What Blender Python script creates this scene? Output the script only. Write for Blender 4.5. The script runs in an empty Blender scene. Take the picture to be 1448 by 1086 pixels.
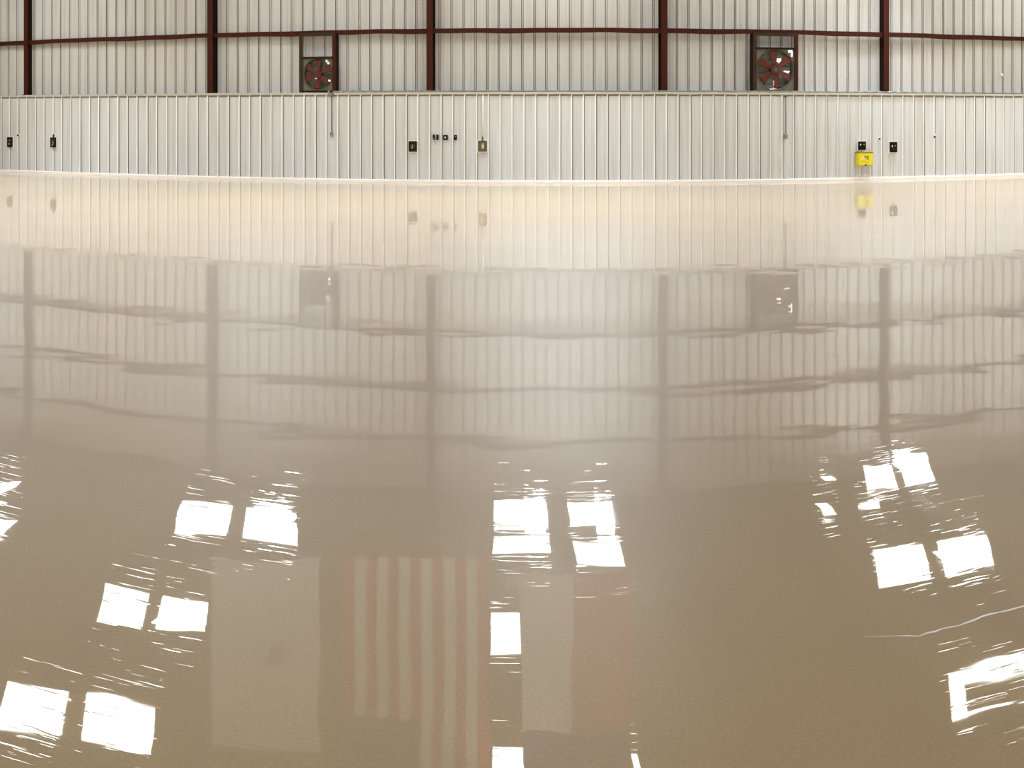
import bpy, bmesh, math, random
from mathutils import Vector, Matrix
random.seed(7)
PI = math.pi
C = bpy.context.scene.collection
F = 1380.0; CX = 724.0; HY = 160.0; APX = 800.0; D = 25.0; ZC = 1.79

# ------------------------------------------------------------------ hall plan
def W(p, off=0.0):
    """point of the gently curved back wall (plan), off = metres towards the room"""
    th = (p - APX) / F
    Y = D / math.cos(th)
    X = Y * (p - CX) / F
    L = math.hypot(X, Y)
    k = (L - off) / L
    return X * k, Y * k
def tang(p):
    a = W(p - 2); b = W(p + 2)
    return math.atan2(b[1] - a[1], b[0] - a[0])
def zat(p, y, off=0.0):
    return ZC + (HY - y) * W(p, off)[1] / F
def ppm(p, off=0.0):
    return F / W(p, off)[1]
Z_LEDGE = 2.33; Z_EAVE = 8.25; BACK = -0.34

# ------------------------------------------------------------------ materials
def nt(name):
    m = bpy.data.materials.new(name); m.use_nodes = True
    t = m.node_tree
    return m, t, t.nodes['Principled BSDF']
def simple(name, col, rough=.5, metal=0., var=.12, scale=8., spec=.5, stretch=(1, 1, 1)):
    m, t, b = nt(name)
    tc = t.nodes.new('ShaderNodeTexCoord'); mp = t.nodes.new('ShaderNodeMapping')
    mp.inputs['Scale'].default_value = stretch
    no = t.nodes.new('ShaderNodeTexNoise'); no.inputs['Scale'].default_value = scale; no.inputs['Detail'].default_value = 5
    cr = t.nodes.new('ShaderNodeMix'); cr.data_type = 'RGBA'
    cr.inputs[6].default_value = (*[c * (1 - var) for c in col], 1)
    cr.inputs[7].default_value = (*[min(1, c * (1 + var)) for c in col], 1)
    t.links.new(tc.outputs['Object'], mp.inputs[0]); t.links.new(mp.outputs[0], no.inputs[0])
    t.links.new(no.outputs[0], cr.inputs[0]); t.links.new(cr.outputs[2], b.inputs['Base Color'])
    b.inputs['Roughness'].default_value = rough; b.inputs['Metallic'].default_value = metal
    b.inputs['Specular IOR Level'].default_value = spec
    return m
def emis(name, col, s):
    m, t, b = nt(name)
    b.inputs['Base Color'].default_value = (*col, 1)
    b.inputs['Emission Color'].default_value = (*col, 1)
    no = t.nodes.new('ShaderNodeTexNoise'); no.inputs['Scale'].default_value = .8
    mr = t.nodes.new('ShaderNodeMapRange'); mr.inputs[3].default_value = s * .9; mr.inputs[4].default_value = s * 1.1
    t.links.new(no.outputs[0], mr.inputs[0]); t.links.new(mr.outputs[0], b.inputs['Emission Strength'])
    return m

def panel_mat(name, col, dirt=.35):
    """painted ribbed sheet: long vertical grime streaks and soft tonal patches"""
    m, t, b = nt(name)
    tc = t.nodes.new('ShaderNodeTexCoord')
    mp = t.nodes.new('ShaderNodeMapping'); mp.inputs['Scale'].default_value = (6, 6, .25)
    n1 = t.nodes.new('ShaderNodeTexNoise'); n1.inputs['Scale'].default_value = 1.3; n1.inputs['Detail'].default_value = 6
    n2 = t.nodes.new('ShaderNodeTexNoise'); n2.inputs['Scale'].default_value = .35; n2.inputs['Detail'].default_value = 3
    t.links.new(tc.outputs['Object'], mp.inputs[0]); t.links.new(mp.outputs[0], n1.inputs[0]); t.links.new(tc.outputs['Object'], n2.inputs[0])
    r1 = t.nodes.new('ShaderNodeValToRGB')
    r1.color_ramp.elements[0].position = .34; r1.color_ramp.elements[0].color = (*[c * (1 - dirt * k) for c, k in zip(col, (.45, .55, .68))], 1)
    r1.color_ramp.elements[1].position = .52; r1.color_ramp.elements[1].color = (*col, 1)
    t.links.new(n1.outputs[0], r1.inputs[0])
    mx = t.nodes.new('ShaderNodeMix'); mx.data_type = 'RGBA'; mx.blend_type = 'MULTIPLY'; mx.inputs[0].default_value = 1
    r2 = t.nodes.new('ShaderNodeValToRGB')
    r2.color_ramp.elements[0].position = .3; r2.color_ramp.elements[0].color = (.93, .95, .93, 1)
    r2.color_ramp.elements[1].position = .7; r2.color_ramp.elements[1].color = (1, .985, .97, 1)
    t.links.new(n2.outputs[0], r2.inputs[0])
    t.links.new(r1.outputs[0], mx.inputs[6]); t.links.new(r2.outputs[0], mx.inputs[7])
    t.links.new(mx.outputs[2], b.inputs['Base Color'])
    b.inputs['Roughness'].default_value = .5; b.inputs['Specular IOR Level'].default_value = .3
    return m

M = {}
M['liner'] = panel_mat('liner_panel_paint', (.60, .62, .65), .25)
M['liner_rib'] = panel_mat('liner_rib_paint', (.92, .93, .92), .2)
M['liner_edge'] = panel_mat('liner_shade_grime', (.20, .17, .14), .4)  # shadow line beside each rib painted in, together with grime
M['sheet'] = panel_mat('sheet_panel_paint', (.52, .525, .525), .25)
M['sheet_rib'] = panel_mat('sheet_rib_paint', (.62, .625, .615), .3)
M['sheet_edge'] = panel_mat('sheet_shade_grime', (.13, .11, .09), .4)  # shade in the rib recesses put into the colour along with grime
M['primer'] = simple('red_oxide_primer', (.046, .0105, .005), .65, 0, .35, 3, .12, (4, 4, .6))
M['primer_shaded'] = simple('dark_primer_and_shade', (.018, .007, .005), .7, 0, .35, 4, .1)
M['frame_brown'] = simple('weathered_brown_frame', (.038, .022, .014), .7, 0, .3, 6, .12)
M['galv'] = simple('galvanised_steel', (.30, .30, .27), .45, .5, .2, 10)
M['galv_dark'] = simple('dull_dark_zinc', (.14, .14, .125), .5, .5, .25, 12)
M['trim'] = simple('ledge_trim_paint', (.46, .46, .42), .5, 0, .15, 3)
M['trim_shadow'] = simple('ledge_gap_shade', (.24, .215, .18), .8, 0, .2, 3)
M['base'] = simple('white_base_trim', (.86, .81, .76), .5, 0, .06, 1.2, .5, (1, 1, 4))
M['black'] = simple('black_plastic', (.006, .006, .005), .6, 0, .3, 20, .1)
M['bronze'] = simple('olive_bronze_plate', (.085, .075, .042), .5, .3, .2, 20)
M['dkbronze'] = simple('dark_bronze_plate', (.013, .012, .006), .6, 0, .2, 20, .12)
M['brass'] = simple('brass_contact', (.42, .36, .20), .4, .4, .2, 20)
M['white'] = simple('white_plastic', (.85, .85, .82), .5, 0, .05, 10)
M['yellow'] = simple('yellow_enamel', (.72, .62, .015), .4, 0, .1, 5)
M['olive'] = simple('dark_yellow_lid', (.20, .17, .05), .5, 0, .2, 5)
M['blue'] = simple('blue_ink', (.06, .09, .32), .5, 0, .1, 5)
M['ink'] = simple('dark_ink', (.04, .04, .02), .6, 0, .1, 5)
M['pale'] = simple('pale_ink', (.85, .82, .45), .5, 0, .05, 5)
M['mustard'] = simple('mustard_ink', (.42, .34, .02), .5, 0, .05, 5)
M['blade'] = simple('red_fan_blade', (.105, .028, .021), .6, 0, .3, 6, .15)
M['hub'] = simple('red_fan_hub', (.095, .027, .022), .6, 0, .25, 9, .15)
M['shutter'] = simple('grey_shutter_blade', (.12, .125, .10), .6, 0, .2, 5)
M['shutter_bright'] = simple('pale_shutter_blade', (.20, .205, .175), .6, 0, .15, 5)
M['venturi'] = simple('dull_venturi_steel', (.055, .052, .038), .6, 0, .2, 6)
M['deck'] = simple('roof_deck_insulation', (.16, .145, .115), .8, 0, .15, .6)
M['rafter'] = simple('rafter_primer', (.06, .035, .025), .6, 0, .25, 1)
M['daylight'] = emis('daylight_gap', (1, 1, 1), 1.3)
M['lamp'] = emis('lamp_diffuser', (1, .985, .95), 16)
M['fl_white'] = simple('white_flag_cloth', (.88, .86, .80), .8, 0, .05, 2)
M['fl_red'] = simple('red_flag_cloth', (.60, .12, .075), .8, 0, .08, 2)
M['fl_blue'] = simple('blue_flag_cloth', (.03, .045, .14), .8, 0, .08, 2)
M['glint'] = simple('pale_painted_glint', (.97, .96, .94), .25, 0, .04, 9)

def floor_mat():
    m, t, b = nt('glossy_tan_epoxy')
    N = t.nodes.new; L = t.links.new
    tc = N('ShaderNodeTexCoord')
    # colour: warm tan with slow cloudy variation and fine speckle
    n1 = N('ShaderNodeTexNoise'); n1.inputs['Scale'].default_value = .45; n1.inputs['Detail'].default_value = 4
    L(tc.outputs['Object'], n1.inputs[0])
    r = N('ShaderNodeValToRGB')
    r.color_ramp.elements[0].position = .3; r.color_ramp.elements[0].color = (.452, .323, .147, 1)
    r.color_ramp.elements[1].position = .7; r.color_ramp.elements[1].color = (.507, .366, .172, 1)
    L(n1.outputs[0], r.inputs[0])
    n0 = N('ShaderNodeTexNoise'); n0.inputs['Scale'].default_value = 90; n0.inputs['Detail'].default_value = 2
    L(tc.outputs['Object'], n0.inputs[0])
    mr0 = N('ShaderNodeMapRange'); mr0.inputs[1].default_value = .3; mr0.inputs[2].default_value = .7
    mr0.inputs[3].default_value = .93; mr0.inputs[4].default_value = 1.07
    L(n0.outputs[0], mr0.inputs[0])
    mx = N('ShaderNodeMix'); mx.data_type = 'RGBA'; mx.blend_type = 'MULTIPLY'; mx.inputs[0].default_value = 1
    L(r.outputs[0], mx.inputs[6]); L(mr0.outputs[0], mx.inputs[7])
    L(mx.outputs[2], b.inputs['Base Color'])
    # bump: slow sags + arcs left by the trowel
    sep = N('ShaderNodeSeparateXYZ'); L(tc.outputs['Object'], sep.inputs[0])
    def math_(op, a, c=None):
        n = N('ShaderNodeMath'); n.operation = op
        for i, v in enumerate((a, c)):
            if v is None: continue
            if isinstance(v, (int, float)): n.inputs[i].default_value = v
            else: L(v, n.inputs[i])
        return n.outputs[0]
    # contours left by the finishing passes bow away towards both sides of the hall
    xh = math_('MULTIPLY', math_('SUBTRACT', sep.outputs[0], .1), .5)
    bow = math_('MULTIPLY', math_('SQRT', math_('ADD', math_('MULTIPLY', xh, xh), 1.0)), 1.3)
    rad = math_('SUBTRACT', sep.outputs[1], bow)
    ang = sep.outputs[0]
    def arcs(sr, sa, det, seed):
        cb = N('ShaderNodeCombineXYZ')
        L(math_('MULTIPLY', rad, sr), cb.inputs[0]); L(math_('MULTIPLY', ang, sa), cb.inputs[1]); cb.inputs[2].default_value = seed
        n = N('ShaderNodeTexNoise'); n.inputs['Scale'].default_value = 1; n.inputs['Detail'].default_value = det
        n.inputs['Roughness'].default_value = .55
        L(cb.outputs[0], n.inputs[0]); return n.outputs[0]
    a1 = arcs(9.0, 1.3, 1.2, 1.7)
    a2 = arcs(48.0, 3.2, 2, 5.1)
    s1 = N('ShaderNodeTexNoise'); s1.inputs['Scale'].default_value = 1.5; s1.inputs['Detail'].default_value = 1; L(tc.outputs['Object'], s1.inputs[0])
    # ridges: only sparse strong streaks
    st = N('ShaderNodeMapRange'); st.inputs[1].default_value = .58; st.inputs[2].default_value = .78; L(a2, st.inputs[0])
    h = math_('ADD', math_('MULTIPLY', a1, FB[0]), math_('MULTIPLY', s1.outputs[0], FB[1]))
    mp2 = N('ShaderNodeMapping'); mp2.inputs['Scale'].default_value = (2.0, 3.4, 1); L(tc.outputs['Object'], mp2.inputs[0])
    s2 = N('ShaderNodeTexNoise'); s2.inputs['Scale'].default_value = 1; s2.inputs['Detail'].default_value = 0; L(mp2.outputs[0], s2.inputs[0])
    h = math_('ADD', h, math_('MULTIPLY', s2.outputs[0], FB[3]))
    fade = N('ShaderNodeMapRange'); fade.inputs[1].default_value = 5.0; fade.inputs[2].default_value = 8.0
    fade.inputs[3].default_value = 1; fade.inputs[4].default_value = 0; L(sep.outputs[1], fade.inputs[0])
    h = math_('ADD', h, math_('MULTIPLY', math_('MULTIPLY', st.outputs[0], fade.outputs[0]), FB[2]))
    bp = N('ShaderNodeBump'); bp.inputs['Strength'].default_value = 1; bp.inputs['Distance'].default_value = 1
    L(h, bp.inputs['Height'])
    b.inputs['Roughness'].default_value = .5
    b.inputs['Specular IOR Level'].default_value = .6
    b.inputs['Sheen Weight'].default_value = .42; b.inputs['Sheen Roughness'].default_value = .30; b.inputs['Sheen Tint'].default_value = (1, .97, .96, 1)
    b.inputs['Coat Weight'].default_value = 1; b.inputs['Coat Roughness'].default_value = .015; b.inputs['Coat IOR'].default_value = 1.6
    L(bp.outputs[0], b.inputs['Coat Normal'])
    return m
FB = (.00022, .0013, .00011, .0012)   # metres of relief of each layer
M['floor'] = floor_mat()

# ------------------------------------------------------------------ mesh helpers
class MB:
    def __init__(s): s.bm = bmesh.new(); s.mats = []
    def mi(s, m):
        if m not in s.mats: s.mats.append(m)
        return s.mats.index(m)
    def box(s, c, d, m, bev=0., rot=None):
        i = s.mi(m)
        r = bmesh.ops.create_cube(s.bm, size=1)
        vs = r['verts']
        for v in vs: v.co = Vector((v.co.x * d[0], v.co.y * d[1], v.co.z * d[2]))
        fs = {f for v in vs for f in v.link_faces}
        for f in fs: f.material_index = i
        if bev:
            es = list({e for v in vs for e in v.link_edges})
            q = bmesh.ops.bevel(s.bm, geom=es, offset=bev, segments=2, affect='EDGES', profile=.6)
            vs = list({v for f in q['faces'] for v in f.verts} | {v for v in vs if v.is_valid})
            for v in vs:
                for f in v.link_faces: f.material_index = i
        if rot is not None:
            for v in vs: v.co = rot @ v.co
        for v in vs: v.co += Vector(c)
        return s
    def cyl(s, a, b, r, m, seg=14, r2=None):
        i = s.mi(m); a = Vector(a); b = Vector(b); d = b - a
        q = bmesh.ops.create_cone(s.bm, cap_ends=True, segments=seg, radius1=r, radius2=r if r2 is None else r2, depth=d.length)
        R = d.to_track_quat('Z', 'Y').to_matrix()
        for v in q['verts']: v.co = R @ v.co + (a + b) / 2
        for f in {f for v in q['verts'] for f in v.link_faces}: f.material_index = i; f.smooth = len(f.verts) == 4
        return s
    def grid(s, rows, m, smooth=False, mf=None):
        """rows: list of lists of points"""
        vs = [[s.bm.verts.new(p) for p in r] for r in rows]
        for a in range(len(rows) - 1):
            for k in range(len(rows[0]) - 1):
                f = s.bm.faces.new((vs[a][k], vs[a][k + 1], vs[a + 1][k + 1], vs[a + 1][k]))
                f.material_index = s.mi(mf(a, k) if mf else m); f.smooth = smooth
        return s
    def poly(s, pts, m):
        f = s.bm.faces.new([s.bm.verts.new(p) for p in pts]); f.material_index = s.mi(m); return s
    def build(s, name, parent=None, loc=(0, 0, 0), rz=0, norm=True):
        if norm: bmesh.ops.recalc_face_normals(s.bm, faces=s.bm.faces)
        me = bpy.data.meshes.new(name); s.bm.to_mesh(me); s.bm.free()
        for m in s.mats: me.materials.append(M[m])
        o = bpy.data.objects.new(name, me); C.objects.link(o)
        o.location = loc; o.rotation_euler = (0, 0, rz)
        if parent is not None: o.parent = parent
        return o
def tag(o, label, cat, group=None):
    o['label'] = label; o['category'] = cat
    if group: o['group'] = group
    return o
def thing(name, label, cat, loc, rz=0, group=None):
    o = bpy.data.objects.new(name, None); C.objects.link(o); o.location = loc; o.rotation_euler = (0, 0, rz)
    o.empty_display_size = .1
    return tag(o, label, cat, group)
def struct(o): o['kind'] = 'structure'; return o
def on_wall(p, z, off=0.): x, y = W(p, off); return (x, y, z)

# ------------------------------------------------------------------ floor
mb = MB()
mb.grid([[(-34 + 68 * i / 8, -8 + 46 * j / 8, 0) for i in range(9)] for j in range(9)], 'floor', True)
fl = struct(mb.build('floor'))
fl.data.update()

def flr(x, y):      # floor point under a spot of the view
    Y = ZC * F / (y - HY); return Vector(((x - CX) / F * Y, Y, 0))
def glint(pts, w):  # pale strip painting a streak of reflected light on the floor
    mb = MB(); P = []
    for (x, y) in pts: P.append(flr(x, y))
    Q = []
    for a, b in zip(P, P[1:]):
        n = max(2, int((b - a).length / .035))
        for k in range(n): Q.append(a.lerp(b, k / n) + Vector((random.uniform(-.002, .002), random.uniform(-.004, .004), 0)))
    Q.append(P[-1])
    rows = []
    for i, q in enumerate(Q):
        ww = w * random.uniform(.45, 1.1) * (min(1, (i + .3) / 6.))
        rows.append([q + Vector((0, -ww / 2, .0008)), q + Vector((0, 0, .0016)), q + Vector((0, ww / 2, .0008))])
    mb.grid(rows, 'glint', True)
    o = mb.build('hairline_glint', fl); o['label'] = 'pale hairline streak of reflected light painted on the floor'
glint([(1222, 900), (1300, 899), (1355, 884), (1400, 869), (1448, 857), (1500, 845)], .011)
glint([(1322, 714), (1350, 707), (1392, 701)], .0055)

# ------------------------------------------------------------------ ribbed walls
P0, P1 = -250, 1760
def rib_positions(phase):
    out = []
    for k in range(-130, 130):
        u = k * .305 + phase
        p = APX + F * math.atan(u / D)
        if P0 + 20 < p < P1 - 20: out.append(p)
    return out
def ribbed(name, phase, z0, z1, off, sign, face, rib, edge, dp=.032):
    mb = MB(); prof = [(P0, 0, face)]
    ps = rib_positions(phase)
    hs_face = [(.36, 0, face), (.39, .14, face), (.45, .14, face), (.48, 0, face),
               (.66, 0, face), (.69, .14, face), (.75, .14, face), (.78, 0, face)]
    for a, b in zip(ps, ps[1:]):
        w = b - a; j = random.uniform(-.02, .02) * w
        # wide rib then two shallow stiffening flutes
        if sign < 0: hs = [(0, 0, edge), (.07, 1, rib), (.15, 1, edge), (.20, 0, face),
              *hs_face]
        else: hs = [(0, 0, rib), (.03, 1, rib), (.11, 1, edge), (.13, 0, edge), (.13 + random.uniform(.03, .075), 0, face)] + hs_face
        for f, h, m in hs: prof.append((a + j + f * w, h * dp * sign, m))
    prof.append((P1, 0, face))
    rows = []
    for z in (z0, z1):
        rows.append([(*W(p, off + h), z) for p, h, m in prof])
    mb.grid(rows, face, False, lambda a, k: prof[k][2])
    return struct(mb.build(name, norm=False))
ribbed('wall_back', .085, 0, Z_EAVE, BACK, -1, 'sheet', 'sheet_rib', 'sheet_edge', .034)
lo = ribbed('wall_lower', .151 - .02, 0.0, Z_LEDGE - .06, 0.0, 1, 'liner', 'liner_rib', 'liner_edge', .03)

def strip(name, prof, mat, step=12, p0=P0, p1=P1, wob=0.):
    """extrude a closed (off, z) profile along the wall"""
    mb = MB(); rows = []
    n = int((p1 - p0) / step)
    for i in range(n + 1):
        p = p0 + (p1 - p0) * i / n; dz = wob * random.uniform(-1, 1)
        rows.append([(*W(p, o), z + dz) for o, z in prof + [prof[0]]])
    mb.grid(rows, mat)
    for r in (rows[0], rows[-1]): mb.poly(r[:-1], mat)
    return mb.build(name)
struct(strip('baseboard_back', [(.0, .0), (.075, .0), (.075, .05), (.06, .065), (.0, .065)], 'base'))
# ledge: cap over the liner, reaching back to the outer sheet
struct(strip('trim_1', [(BACK + .02, Z_LEDGE - .02), (.045, Z_LEDGE - .02), (.045, Z_LEDGE - .055), (.052, Z_LEDGE - .055), (.052, Z_LEDGE + .004), (BACK + .02, Z_LEDGE + .004)], 'trim', 12, wob=.004))
struct(strip('ledge_shade_strip', [(.0, Z_LEDGE - .10), (.012, Z_LEDGE - .10), (.012, Z_LEDGE - .055), (.0, Z_LEDGE - .055)], 'trim_shadow', 12))  # dark strip painting the shade of the gap under the cap

# ------------------------------------------------------------------ columns (I-sections, between liner and outer sheet)
cols = [(-196, None), (36.5, 'leftmost'), (297, 'x'), (607.5, 'x'), (939.5, 'x'), (1253.5, 'x'), (1535, None)]
clab = {36.5: 'dark red steel column at the far left, above the first two outlet boxes',
        297: 'dark red steel column between the far left column and the smaller fan',
        607.5: 'dark red steel column in the middle, above the three small black boxes',
        939.5: 'dark red steel column just left of the larger fan',
        1253.5: 'dark red steel column right of the larger fan, above the yellow box'}
for p, l in cols:
    mb = MB(); H = Z_EAVE - Z_LEDGE; zc = H / 2
    mb.box((0, 0, zc), (.165, .016, H), 'primer', .003)
    mb.box((0, .15, zc), (.012, .284, H), 'primer_shaded')  # web and back flange coloured darker to hold their shade
    mb.box((0, .30, zc), (.165, .016, H), 'primer_shaded')
    mb.box((0, .02, .012), (.23, .12, .02), 'primer_shaded')
    for dx in (-.05, .05): mb.cyl((dx, -.014, 1.50), (dx, -.004, 1.50), .012, 'primer_shaded', 6); mb.cyl((dx, -.014, 1.62), (dx, -.004, 1.62), .012, 'primer_shaded', 6)
    o = mb.build('steel_column', None, on_wall(p, Z_LEDGE + .004, -.01), tang(p))
    tag(o, clab.get(p, 'dark red steel column standing beyond the edge of the photo'), 'column', 'steel columns of the back wall')

# ------------------------------------------------------------------ girts, one per bay and level
def girt(pa, pb, z, label, group, dp=.14, fo=-.10):
    mb = MB(); n = max(6, int(abs(pb - pa) / 18)); ph = random.uniform(0, 6)
    prof = [(0.0, -.075), (0.0, .045), (.02, .052), (dp, .052), (dp, .042), (.012, .036), (.012, -.066), (.05, -.066), (.05, -.075)]
    rows = []
    for i in range(n + 1):
        t = i / n; p = pa + (pb - pa) * t
        wv = .010 * math.sin(ph + t * 9) + .008 * math.sin(ph * 2 + t * 23)
        rows.append([(*W(p, fo - o), z + h + (wv if h < 0 else wv * .4)) for o, h in prof + [prof[0]]])
    mb.grid(rows, 'primer', False, lambda a, k: 'primer' if k in (0, 8) else 'primer_shaded')
    for r in (rows[0], rows[-1]): mb.poly(r[:-1], 'primer_shaded')
    # clip angles at each end
    o = mb.build('wall_girt')
    return tag(o, label, 'beam', group)
blab = ['dark red girt running off the left edge from the far left column',
        'dark red girt between the far left column and the second column',
        'dark red girt over the smaller fan, between the second and middle columns',
        'dark red girt between the middle column and the column left of the larger fan',
        'dark red girt over the larger fan, reaching the column right of it',
        'dark red girt running off the right edge from the rightmost column']
for i in range(6):
    girt(cols[i][0] + 2.2, cols[i + 1][0] - 2.2, 3.935, blab[i], 'girts of the back wall')
for z in (5.42, 6.8):
    for i in range(6):
        girt(cols[i][0] + 4.2, cols[i + 1][0] - 4.2, z, 'dark girt high on the back wall, seen only mirrored in the floor', 'high girts mirrored in the floor', .07, -.20)
struct(strip('trim_3', [(BACK + .03, Z_EAVE - .16), (-.02, Z_EAVE - .16), (-.02, Z_EAVE), (BACK + .03, Z_EAVE)], 'rafter', 20))

# ------------------------------------------------------------------ fans in their frames
def fan_unit(x0, x1, ytop, ymid, ybot, ang0, labF, labFan, big):
    p = (x0 + x1) / 2; off = -.012; s = ppm(p, off)
    w = (x1 - x0) / s; zt = zat(p, ytop, off); zm = zat(p, ymid, off); zb = Z_LEDGE + .006
    x, y = W(p, off); rz = tang(p)
    fr = thing('fan_frame', labF, 'frame', (x, y, zb), rz)
    pw = .10
    for sx in (-1, 1):
        mb = MB()
        mb.box((sx * (w / 2 - pw / 2), .0, (zt - zb) / 2), (pw, .012, zt - zb), 'frame_brown' if sx < 0 else 'primer', .002)
        mb.box((sx * (w / 2 - .008), .10, (zt - zb) / 2), (.014, .19, zt - zb), 'primer_shaded')
        mb.build('post', fr)
    MB().box((0, -.008, zt - zb - .045), (w - .02, .016, .085), 'frame_brown', .003).box((0, .07, zt - zb - .008), (w - .02, .14, .012), 'primer_shaded').build('top_rail', fr)
    MB().box((0, -.002, zm - zb), (w - 2 * pw + .05, .02, .05), 'primer_shaded', .003).box((0, .06, zm - zb), (w - 2 * pw + .05, .12, .012), 'primer_shaded').build('middle_rail', fr)
    MB().box((0, -.002, .03), (w - 2 * pw + .05, .02, .045), 'primer_shaded', .003).build('bottom_rail', fr)
    # fan
    fw = w - 2 * pw + .05; fh = zm - zb - .055; zc = (zm - zb) / 2 + .01
    fan = thing('exhaust_fan', labFan, 'fan', (x, y, zb + .012), rz)
    R = min(fw, fh) / 2 * .985
    yb = .045
    # housing: square plate with a round opening, built as a ring of quads, + shallow box sides
    mb = MB(); n = 64; inn = []; out = []
    for k in range(n + 1):
        a = 2 * PI * k / n; ca, sa = math.cos(a), math.sin(a)
        inn.append((R * ca, yb, zc + R * sa))
        q = max(abs(ca) / (fw / 2), abs(sa) / (fh / 2))
        out.append((ca / q, yb, zc + sa / q))
    mb.grid([inn, out], 'shutter')
    mb.build('housing', fan)
    mb = MB(); rows = [[], [], []]
    for k in range(n + 1):
        a = 2 * PI * k / n; ca, sa = math.cos(a), math.sin(a)
        for r_, (rr, yy) in zip(rows, ((R * 1.01, yb - .022), (R * .955, yb - .018), (R * .93, yb + .11))): r_.append((rr * ca, yy, zc + rr * sa))
    mb.grid(rows, 'venturi', True); mb.build('venturi_ring', fan)
    # shutters behind
    mb = MB(); ns = 7
    for k in range(ns):
        zz = zc - fh / 2 + fh * (k + .5) / ns
        mb.box((0, yb + .13, zz), (fw, .006, fh / ns * 1.02), 'shutter' if k % 2 else 'shutter_bright', 0, Matrix.Rotation(.35, 3, 'X'))
    mb.build('shutter', fan)
    # support struts and motor behind the blades
    mb = MB()
    for dz in (-.09, .09): mb.cyl((-fw / 2, yb + .07, zc + dz), (fw / 2, yb + .07, zc + dz), .012, 'venturi')
    mb.cyl((R * .28, yb + .06, zc - fh / 2), (R * .1, yb + .06, zc + fh / 2), .014, 'venturi')
    mb.build('support_bar', fan)
    MB().cyl((0, yb + .03, zc), (0, yb + .12, zc), R * .2, 'venturi', 20).build('motor', fan)
    MB().cyl((0, yb - .035, zc), (0, yb + .03, zc), R * .23, 'hub', 24).cyl((0, yb - .05, zc), (0, yb - .034, zc), R * .12, 'hub' if not big else 'venturi', 18).build('hub', fan)
    nb = 6
    for b in range(nb):
        a = ang0 + 2 * PI * b / nb + random.uniform(-.06, .06)
        rows = []
        for i in range(9):
            t = i / 8; r = R * (.18 + .74 * t); hw = R * (.085 + .155 * t ** .8) * (1 if t < .95 else .86)
            tw = math.radians(42 - 22 * t)
            row = []
            for j in range(5):
                s_ = (j / 4 - .5) * 2
                tx = s_ * hw * math.cos(tw) + .02 * R; ty = s_ * hw * math.sin(tw) * .55 + .012 * (1 - s_ * s_)
                cx_ = r * math.cos(a) - tx * math.sin(a); cz_ = r * math.sin(a) + tx * math.cos(a)
                row.append((cx_, yb + ty * .8 + .0, zc + cz_))
            rows.append(row)
        mb = MB(); mb.grid(rows, 'blade', True)
        o = mb.build('blade', fan)
        so = o.modifiers.new('thickness', 'SOLIDIFY'); so.thickness = .005
    if not big:
        r = Matrix.Rotation(.85, 3, 'Y')
        MB().box((R * .66, yb - .03, zc + R * .74), (.135, .004, .06), 'white', .0015, r).box((R * .66, yb - .034, zc + R * .74), (.03, .003, .02), 'ink', 0, r).build('tag', fan)
        MB().box((R * .75, yb + .01, zc - R * .40), (.06, .004, .04), 'daylight', 0, Matrix.Rotation(.4, 3, 'Y')).build('daylight_gap', fan)
        MB().cyl((-R * .10, yb - .05, zc - R * .26), (-R * .10, yb - .03, zc - R * .26), .022, 'white').build('cap', fan)
    else:
        for (gx, gz, gw, gh, an) in ((.30, .36, .07, .20, -.2), (.50, .40, .05, .18, .1), (.13, .47, .05, .10, 0), (.58, -.20, .16, .10, .25), (.66, -.08, .13, .03, .05),
                                     (.02, -.66, .06, .14, .1), (.15, -.72, .07, .09, 0), (.02, -.93, .07, .07, 0), (.80, .90, .10, .06, 0), (.88, .74, .03, .12, 0)):
            MB().box((R * gx, yb + (.035 if math.hypot(gx, gz) < 1 else -.004), zc + R * gz), (gw * 1.15, .004, gh), 'daylight', 0, Matrix.Rotation(an, 3, 'Y')).build('daylight_gap', fan)
        MB().box((-R * .2, yb - .02, zc - R * .95), (.11, .004, .03), 'white').build('tag', fan)
        mb = MB(); rr = R * .2
        for k in range(20):
            a = 2 * PI * k / 20; a2 = 2 * PI * (k + 1) / 20
            mb.cyl((-R * .64 + rr * math.cos(a), yb + .09, zc - R * .72 + rr * math.sin(a)), (-R * .64 + rr * math.cos(a2), yb + .09, zc - R * .72 + rr * math.sin(a2)), .02, 'venturi', 8)
        mb.build('pulley', fan)
fan_unit(420.8, 476.8, 46.5, 81.5, 129.5, 1.45, 'brown steel frame around the smaller wall fan, left of the middle column',
         'smaller exhaust fan with red blades and a white tag, left of the middle column', False)
fan_unit(1062.5, 1131.5, 46.5, 68.5, 130.5, 1.62, 'dark steel frame around the larger wall fan, right side of the wall',
         'larger exhaust fan with red blades and daylight showing through the shutters', True)

# ------------------------------------------------------------------ conduits
def tube(name, pts, r, mat, parent=None, loc=(0, 0, 0), rz=0):
    mb = MB()
    for a, b in zip(pts, pts[1:]): mb.cyl(a, b, r, mat, 12)
    return mb.build(name, parent, loc, rz)
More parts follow.
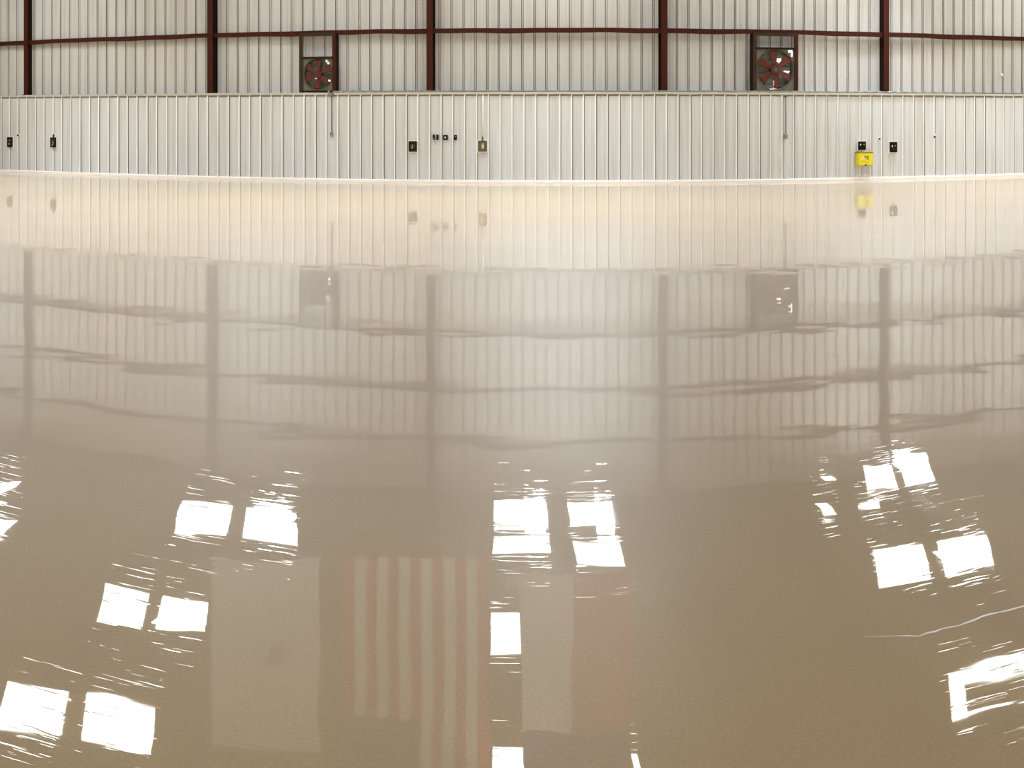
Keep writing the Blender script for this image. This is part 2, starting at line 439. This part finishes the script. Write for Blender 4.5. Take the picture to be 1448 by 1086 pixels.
# long conduit lying on the ledge
mb = MB(); pp = [470 + i * 14 for i in range(93)]
for a, b in zip(pp, pp[1:]):
    mb.cyl(on_wall(a, Z_LEDGE + .026, .02), on_wall(b, Z_LEDGE + .026, .02), .021, 'galv', 10)
for a in range(500, 1740, 62): mb.cyl(on_wall(a, Z_LEDGE + .026, .02), on_wall(a + 2.2, Z_LEDGE + .026, .02), .028, 'galv', 10)
tag(mb.build('conduit_run'), 'long thin grey conduit lying along the top of the lower wall', 'conduit')
def drop(p, ytop, ybot, label, knot):
    off = .06; x, y = W(p, off); z0 = zat(p, ybot, off); z1 = zat(p, ytop, off)
    t = thing('drop_conduit', label, 'conduit', (x, y, z0), tang(p))
    H = z1 - z0
    tube('pipe', [(0, 0, .06), (0, 0, H)], .014, 'galv_dark', t)
    MB().box((0, .0, .02), (.09, .06, .13), 'galv', .02).cyl((0, -.034, .03), (0, -.02, .03), .027, 'galv_dark').build('switch_box', t)
    if knot:
        MB().cyl((0, -.045, H), (0, .02, H), .052, 'galv_dark', 16).cyl((0, -.055, H), (0, -.045, H), .03, 'galv', 12).box((-.07, -.01, H + .055), (.05, .05, .09), 'galv', .008).build('junction_box', t)
    else:
        MB().box((0, .0, H), (.075, .05, .035), 'galv_dark', .008).build('junction_box', t)
drop(469, 133.8, 191, 'thin grey drop conduit below the smaller fan, ending in a small switch box', True)
drop(1111.3, 136.5, 194, 'thin grey drop conduit below the larger fan, ending in a small switch box', False)

# ------------------------------------------------------------------ outlet boxes
def outlet(px, py, w, h, mat, marks, label, nub=0., drip=False, rim=True):
    off = .032; s = ppm(px, off); x, y = W(px, off); ww, hh = w / s, h / s
    t = thing('outlet_box', label, 'outlet box', (x, y, zat(px, py + h / 2, off)), tang(px))
    if rim: MB().box((0, .0, hh / 2), (ww + .035, .02, hh + .04), 'liner_rib', .004).build('back_plate', t)
    MB().box((0, -.022, hh / 2), (ww, .045, hh), mat, .006).build('box_body', t)
    for (mx, mz, mw, mh, mm) in marks:
        mb = MB(); mb.box((mx * ww, -.049, hh * (.5 + mz)), (mw * ww, .010, mh * hh), mm, .002); mb.build('receptacle', t)
    if nub: MB().cyl((0, -.02, hh - .01), (0, -.02, hh + nub / s), .018, mat).build('connector', t)
    if drip: MB().cyl((.01, -.02, -.035), (.01, -.02, .01), .012, 'bronze').build('bottom_plug', t)
    return t
two = [(.12, .2, .16, .14, 'brass'), (-.12, .06, .14, .12, 'bronze'), (0, -.16, .22, .16, 'brass')]
outlet(15, 201, 10, 14.2, 'dkbronze', two, 'dark outlet box at the far left edge, left of its twin', 0, True)
outlet(76.3, 201.3, 10.2, 14.2, 'dkbronze', [(.06, .18, .2, .14, 'bronze'), (.04, -.02, .2, .16, 'brass'), (-.04, -.26, .26, .12, 'brass')], 'dark outlet box with a short connector on top, second from left', 4, True)
outlet(584, 207, 12, 15, 'dkbronze', [(-.18, .04, .08, .3, 'bronze'), (.0, .0, .08, .34, 'brass'), (.2, .08, .08, .26, 'bronze'), (-.1, -.14, .1, .1, 'brass')], 'dark outlet box left of the three small black boxes')
outlet(682.6, 206.5, 12.8, 15.8, 'bronze', [(.02, .0, .26, .5, 'brass'), (.04, -.02, .14, .16, 'white')], 'olive bronze outlet box under the white conduit', 5.5)
outlet(1218, 206, 12, 12, 'black', [(-.25, .14, .14, .15, 'white'), (.22, .14, .12, .13, 'brass')], 'black outlet box directly above the yellow box')
outlet(1262.4, 208, 11.8, 14.6, 'black', [(-.24, .1, .13, .17, 'white'), (.16, .12, .11, .13, 'brass'), (-.14, -.14, .11, .1, 'bronze'), (.08, -.14, .11, .1, 'bronze')], 'black outlet box to the right of the yellow box')
# three small black boxes in a row
def small(px, py, cells, label):
    off = .03; s = ppm(px, off); x, y = W(px, off)
    t = thing('switch_box', label, 'switch box', (x, y, zat(px, py + 3.8, off)), tang(px), 'small black switch boxes')
    for (dx, w, h) in cells:
        MB().box((dx / s, -.015, h / s / 2), (w / s, .05, h / s), 'black', .01).build('box_body', t)
    return t
t = small(616, 194, [(-2.5, 3.0, 7.4), (2.8, 3.0, 7.4)], 'leftmost of the three small black switch boxes, made of two halves')
MB().box((-.048, -.045, .033), (.02, .01, .02), 'trim').build('switch', t)
t = small(630, 194, [(0, 6.6, 7.0)], 'middle one of the three small black switch boxes')
MB().box((0, -.045, .065), (.032, .012, .05), 'white', .003).build('switch', t)
t = small(644.2, 194.2, [(0, 4.0, 7.2)], 'rightmost and narrowest of the three small black switch boxes')
MB().box((.012, -.045, .085), (.018, .01, .022), 'trim').build('switch', t)
# white conduit above the bronze box
off = .045; x, y = W(682.9, off); z0 = zat(682.9, 193.6, off)
tag(tube('white_conduit', [(0, 0, 0), (0, 0, Z_LEDGE - .08 - z0)], .017, 'white', None, (x, y, z0), tang(682.9)), 'thin white conduit rising from the olive bronze outlet box', 'conduit')
# little fittings
def stub(px, py, r, mat, label, extra=None):
    off = .03; s = ppm(px, off); x, y = W(px, off)
    t = thing('wall_stub', label, 'fitting', (x, y, zat(px, py, off)), tang(px))
    MB().cyl((0, .0, 0), (0, -.04, 0), r / s, mat, 12, r / s * .8).build('cap', t)
    MB().cyl((0, .01, 0), (0, -.008, 0), r / s * 1.35, 'liner_rib', 14).build('flange', t)
    if extra: MB().cyl((0, -.02, r / s), (0, -.02, r / s + .06), .016, 'white').build('pipe_end', t)
    return t
stub(26.3, 191.3, 1.3, 'black', 'tiny dark cap between the two leftmost outlet boxes')
stub(1243, 196.3, 1.4, 'black', 'tiny black cap between the two outlet boxes at right')
stub(1321, 193.6, 1.6, 'frame_brown', 'tiny brown cap with a white stub, far right of the lower wall', True)
stub(609.2, 186.6, .9, 'bronze', 'tiny dark cap just above left of the three small black boxes')
stub(68.3, 197.3, .8, 'trim', 'tiny grey cap beside the second outlet box from left')
# white sensor on the upper wall
off = BACK + .01; px = 1415; x, y = W(px, off); s = ppm(px, off)
t = thing('wall_sensor', 'small white sensor on the upper wall at the far right', 'sensor', (x, y, zat(px, 105.3, off)), tang(px))
MB().box((0, -.03, 0), (.075, .06, .075), 'white', .02).cyl((-.01, -.09, -.015), (-.01, -.06, -.01), .03, 'white', 16).build('sensor_head', t)
MB().box((.085, -.02, 0), (.035, .04, .05), 'black', .008).cyl((.03, -.02, 0), (.09, -.02, 0), .01, 'galv').build('bracket', t)

# ------------------------------------------------------------------ yellow box
px, off = 1220, .055; s = ppm(px, off); x, y = W(px, off)
bw, bh = 23.6 / s, 17.0 / s
t = thing('yellow_box', 'bright yellow metal box fixed to the lower wall under a black outlet', 'box', (x, y, zat(px, 233.2, off)), tang(px))
MB().box((0, -.06, bh / 2), (bw, .15, bh), 'yellow', .008).build('box_body', t)
MB().box((0, -.055, bh + .012), (bw + .005, .165, .034), 'olive', .006).box((-.01, -.06, bh + .034), (.10, .12, .015), 'yellow', .004).build('lid', t)
MB().cyl((-.01, -.14, .004), (-.01, -.15, .004), .022, 'black', 14).box((-.01, -.13, -.008), (.04, .03, .018), 'black', .004).build('latch', t)
fy = -.1365
mb = MB(); n = 22     # pale ring emblem
mb.grid([[(-.115 + r * math.cos(2 * PI * k / n), fy - .001, bh * .56 + r * math.sin(2 * PI * k / n)) for k in range(n + 1)] for r in (.032, .018)], 'pale')
mb.box((-.115, fy, bh * .56), (.016, .003, .016), 'white').box((-.075, fy, bh * .66), (.016, .003, .04), 'pale').build('round_mark', t)
mb = MB(); mb.box((-.018, fy, bh * .70), (.046, .003, .052), 'blue', .001).box((-.055, fy, bh * .62), (.02, .003, .04), 'pale').build('blue_mark', t)
mb = MB()             # dark four part glyph
for dx in (-.028, 0, .028): mb.box((.057 + dx, fy, bh * .62), (.010, .003, .092), 'ink')
for dz in (-.042, 0, .042): mb.box((.057, fy, bh * .62 + dz), (.066, .003, .010), 'ink')
mb.box((.070, fy, bh * .55), (.014, .004, .014), 'white').build('dark_mark', t)
for r_, (a, b) in enumerate(((-.14, .10), (-.13, .06))):
    xx = a; mb = MB()
    while xx < b:
        L_ = random.uniform(.012, .03); mb.box((xx + L_ / 2, fy, bh * (.32 - .09 * r_)), (L_, .003, .009), 'mustard'); xx += L_ + .010
    if r_: mb.box((.06, fy, bh * .18), (.03, .003, .02), 'mustard')
    mb.build('small_print', t)
# conduit from the box to the floor kept short
# ------------------------------------------------------------------ roof
def zroof(Y): return Z_EAVE + max(0, (26.0 - Y)) * .055
mb = MB(); rows = []
for j in range(9):
    t_ = j / 8
    rows.append([])
    for i in range(41):
        p = P0 + (P1 - P0) * i / 40; X, Y = W(p, BACK)
        yy = Y * (1 - t_) + (-7) * t_
        rows[-1].append((X, yy, zroof(yy)))
mb.grid(rows, 'deck'); struct(mb.build('ceiling'))
for p in (-196, 36.5, 297, 452, 607.5, 773, 939.5, 1096, 1253.5, 1400, 1535):
    X, Y = W(p, -.02); mb = MB(); main = p in [c[0] for c in cols]
    wd = .34 if main else .2
    pts = [(Y, zroof(Y)), (12, zroof(12)), (-6.8, zroof(-6.8))]
    for (ya, za), (yb_, zb_) in zip(pts, pts[1:]):
        for (o0, o1, w_) in ((-.5, -.46, wd), (-.46, -.02, .03)):
            rows = [[(X + sx * w_ / 2, ya, za + o0), (X + sx * w_ / 2, ya, za + o1)] for sx in (-1, 1)]
            a = [(X - w_ / 2, ya, za + o0), (X + w_ / 2, ya, za + o0), (X + w_ / 2, ya, za + o1), (X - w_ / 2, ya, za + o1)]
            b = [(X - w_ / 2, yb_, zb_ + o0), (X + w_ / 2, yb_, zb_ + o0), (X + w_ / 2, yb_, zb_ + o1), (X - w_ / 2, yb_, zb_ + o1)]
            mb.grid([a + [a[0]], b + [b[0]]], 'rafter')
    tag(mb.build('roof_rafter'), 'dark steel roof rafter, seen only as a faint band mirrored in the floor', 'beam', 'roof rafters mirrored in the floor')
# side walls
for nm, p in (('wall_left', P0), ('wall_right', P1)):
    X, Y = W(p, BACK); mb = MB(); n = 90; rows = [[], []]
    for i in range(n * 4 + 1):
        yy = Y - (Y + 7) * i / (n * 4); d = .03 if i % 4 in (1, 2) else 0
        rows[0].append((X + (d if X < 0 else -d), yy, 0)); rows[1].append((X + (d if X < 0 else -d), yy, zroof(yy)))
    mb.grid(rows, 'sheet'); struct(mb.build(nm))

# ------------------------------------------------------------------ suspended lights (seen mirrored; the last ones added out of view)
def light(cx, cy, w, h, label, zl=7.6, split='x', ring=False, rot=None, power=0):
    zs = zl + ZC; Y = zs * F / (cy - HY); X = Y * (cx - CX) / F
    wm = w * Y / F; dm = h * Y * Y / (F * zs)
    sh = 0 if rot is None else math.tan(math.radians(rot))
    t = thing('ceiling_light', label, 'light', (X, Y, zl), 0)
    kx = 0 if rot is None else .75 * X / Y
    def slab(cx_, cy_, z, sx, sy, sz, mat, nm):
        mb = MB(); mb.box((cx_, cy_, z), (sx, sy, sz), mat, .008 if mat == 'galv' else 0)
        for v in mb.bm.verts: v.co.y += v.co.x * sh; v.co.x += v.co.y * kx
        mb.build(nm, t)
    slab(0, 0, .05, wm + .035, dm + .035, .09, 'galv', 'housing')
    if ring:
        for (bx, by, sx, sy) in ((-.42, 0, .16, 1), (.42, .1, .16, .8), (0, .36, .7, .28), (-.0, -.47, .7, .06)):
            slab(bx * wm, by * dm, -.004, sx * wm, sy * dm, .012, 'lamp', 'diffuser')
    elif split == 'x':
        g = .13 * wm / 2
        for sx in (-1, 1): slab(sx * (wm / 4 + g / 2), 0, -.004, wm / 2 - g, dm, .012, 'lamp', 'diffuser')
    elif split == 'y':
        g = .14 * dm
        for sx in (-1, 1): slab(0, sx * (dm / 4 + g / 2), -.004, wm, dm / 2 - g, .012, 'lamp', 'diffuser')
    else:
        slab(0, 0, -.004, wm, dm, .012, 'lamp', 'diffuser')
    if power:
        l = bpy.data.lights.new('lamp_light', 'AREA'); l.shape = 'RECTANGLE'; l.size = wm * .36; l.size_y = dm * .5
        l.energy = power; l.color = (.90, .955, 1.06) if power > 150 else (1, .98, .93); l.spread = math.radians(115 if power > 150 else 150)
        o = bpy.data.objects.new('lamp_light', l); C.objects.link(o); o.parent = t; o.location = (wm * .26, wm * .26 * sh, -.02); o.rotation_euler = (math.radians(-26 if power > 150 else 0), 0, math.atan(sh))
    H = zroof(Y) - zl - .01
    for sx in (-1, 1): MB().cyl((sx * wm * .35, 0, .09), (sx * wm * .35, 0, H + .01), .01, 'galv', 6).build('hanger_rod', t)
light(335, 738, 170, 38, 'double light mirrored left, farthest of the left row', power=700, rot=-20)
light(217, 862, 150, 38, 'double light mirrored left, second of the left row', power=80, rot=-15)
light(107, 1010, 222, 66, 'double light mirrored at the lower left corner', rot=-15)
light(736, 749, 76, 72, 'light mirrored at centre, left one of the central pair', split='y', power=480)
light(841, 752, 66, 84, 'light mirrored at centre, right one of the central pair', split='y', power=480)
light(715, 891, 42, 46, 'small square light mirrored below the central pair', split='n')
light(717, 1088, 44, 60, 'small square light mirrored at the bottom edge', split='n')
light(1271, 671, 96, 36, 'double light mirrored right, farthest of the right row', zl=7.4, power=520, rot=23)
light(1320, 789, 168, 40, 'double light mirrored right, second of the right row', power=80, rot=18)
light(1408, 972, 130, 74, 'light with a dark middle mirrored near the lower right corner', ring=True, rot=17)
light(1171, 678, 16, 8, 'tiny light mirrored right of centre, farther one', split='n', zl=7.4)
light(1169, 721, 16, 18, 'tiny light mirrored right of centre, nearer one', split='n')
light(1230, 716, 30, 10, 'small light mirrored between the two right double lights', split='n', rot=20)
light(-18, 690, 60, 26, 'light mirrored at the left edge, farther one', split='n')
light(-22, 748, 60, 26, 'light mirrored at the left edge, nearer one', split='n')
light(903, 1090, 8, 50, 'narrow light mirrored at the bottom edge right of centre', split='n')

light(-150, 668, 170, 38, 'double light added out of view beyond the left edge to even the wall light', power=1200)  # unseen lights added beyond both edges to even out the wall lighting
light(-330, 780, 170, 38, 'double light added out of view beyond the left edge, nearer the camera', power=120)
light(1610, 668, 170, 38, 'double light added out of view beyond the right edge to even the wall light', power=1200)
light(1790, 780, 170, 38, 'double light added out of view beyond the right edge, nearer the camera', power=120)
# ------------------------------------------------------------------ hanging flags (mirrored upright in the floor)
def flag(x0, x1, ylow, yhigh, Y, mf, label, extra=None, nx=26, ny=20):
    zb = (ylow - HY) * Y / F - ZC; zt = (yhigh - HY) * Y / F - ZC
    X0 = (x0 - CX) / F * Y; X1 = (x1 - CX) / F * Y; w = X1 - X0
    t = thing('hanging_flag', label, 'flag', ((X0 + X1) / 2, Y, zt))
    mb = MB(); rows = []
    for j in range(ny + 1):
        v = j / ny
        rows.append([(-w / 2 + w * i / nx, .05 * math.sin(i / nx * 9 + v) * (1 - .4 * v) , -(zt - zb) * (1 - v)) for i in range(nx + 1)])
    mb.grid(rows, 'fl_white', True, lambda a, k: mf((k + .5) / nx, (a + .5) / ny))
    mb.build('cloth', t, norm=False)
    MB().cyl((-w / 2 - .1, 0, .02), (w / 2 + .1, 0, .02), .025, 'galv').build('pole', t)
    for sx in (-1, 1): MB().cyl((sx * w * .45, 0, .02), (sx * w * .45, 0, zroof(Y) - zt), .006, 'galv', 6).build('rope', t)
    if extra: extra(t, w, zt - zb)
    return t
def us(u, v):
    if v > .60 and u < 7 / 13: return 'fl_blue'
    return 'fl_red' if int(u * 13) % 2 == 0 else 'fl_white'
flag(487, 690, 795, 1150, 14, us, 'red and white striped flag with a blue corner, mirrored left of centre', nx=26, ny=20)
def tx(u, v):
    if v > .68: return 'fl_blue'
    return 'fl_white' if u < .48 else 'fl_red'
flag(738, 893, 815, 1125, 14, tx, 'half white, half red flag mirrored right of centre')
def seal(t, w, h):
    mb = MB()
    for r_ in range(4):
        for c_ in range(5):
            if (r_ * 5 + c_) % 7 != 3: mb.box((.03 + c_ * .055, -.06, -h * .47 - r_ * .085), (.04, .004, .05), 'ink')
    mb.build('emblem', t)
flag(298, 452, 790, 1065, 14, lambda u, v: 'fl_white', 'plain pale flag with a small dark emblem, mirrored left of the striped flag', seal)

# ------------------------------------------------------------------ light, sky, camera
w = bpy.data.worlds.new('World'); bpy.context.scene.world = w; w.use_nodes = True
bg = w.node_tree.nodes['Background']; bg.inputs[0].default_value = (1, .965, .90, 1); bg.inputs[1].default_value = 2.2
def area(loc, rot, sx, sy, e, col=(1, 1, 1)):
    l = bpy.data.lights.new('hall_light', 'AREA'); l.shape = 'RECTANGLE'; l.size = sx; l.size_y = sy; l.energy = e; l.color = col
    o = bpy.data.objects.new('hall_light', l); C.objects.link(o); o.location = loc; o.rotation_euler = rot
    return o
cam = bpy.data.cameras.new('Camera'); co = bpy.data.objects.new('Camera', cam); C.objects.link(co)
co.location = (0, 0, ZC); co.rotation_euler = (PI / 2, 0, 0)
cam.sensor_width = 36; cam.lens = F / 1448 * 36; cam.shift_y = -(543 - HY) / 1448
cam.clip_end = 500
sc = bpy.context.scene; sc.camera = co
sc.view_settings.view_transform = 'Standard'; sc.view_settings.look = 'None'
sc.view_settings.exposure = 0; sc.view_settings.gamma = 1
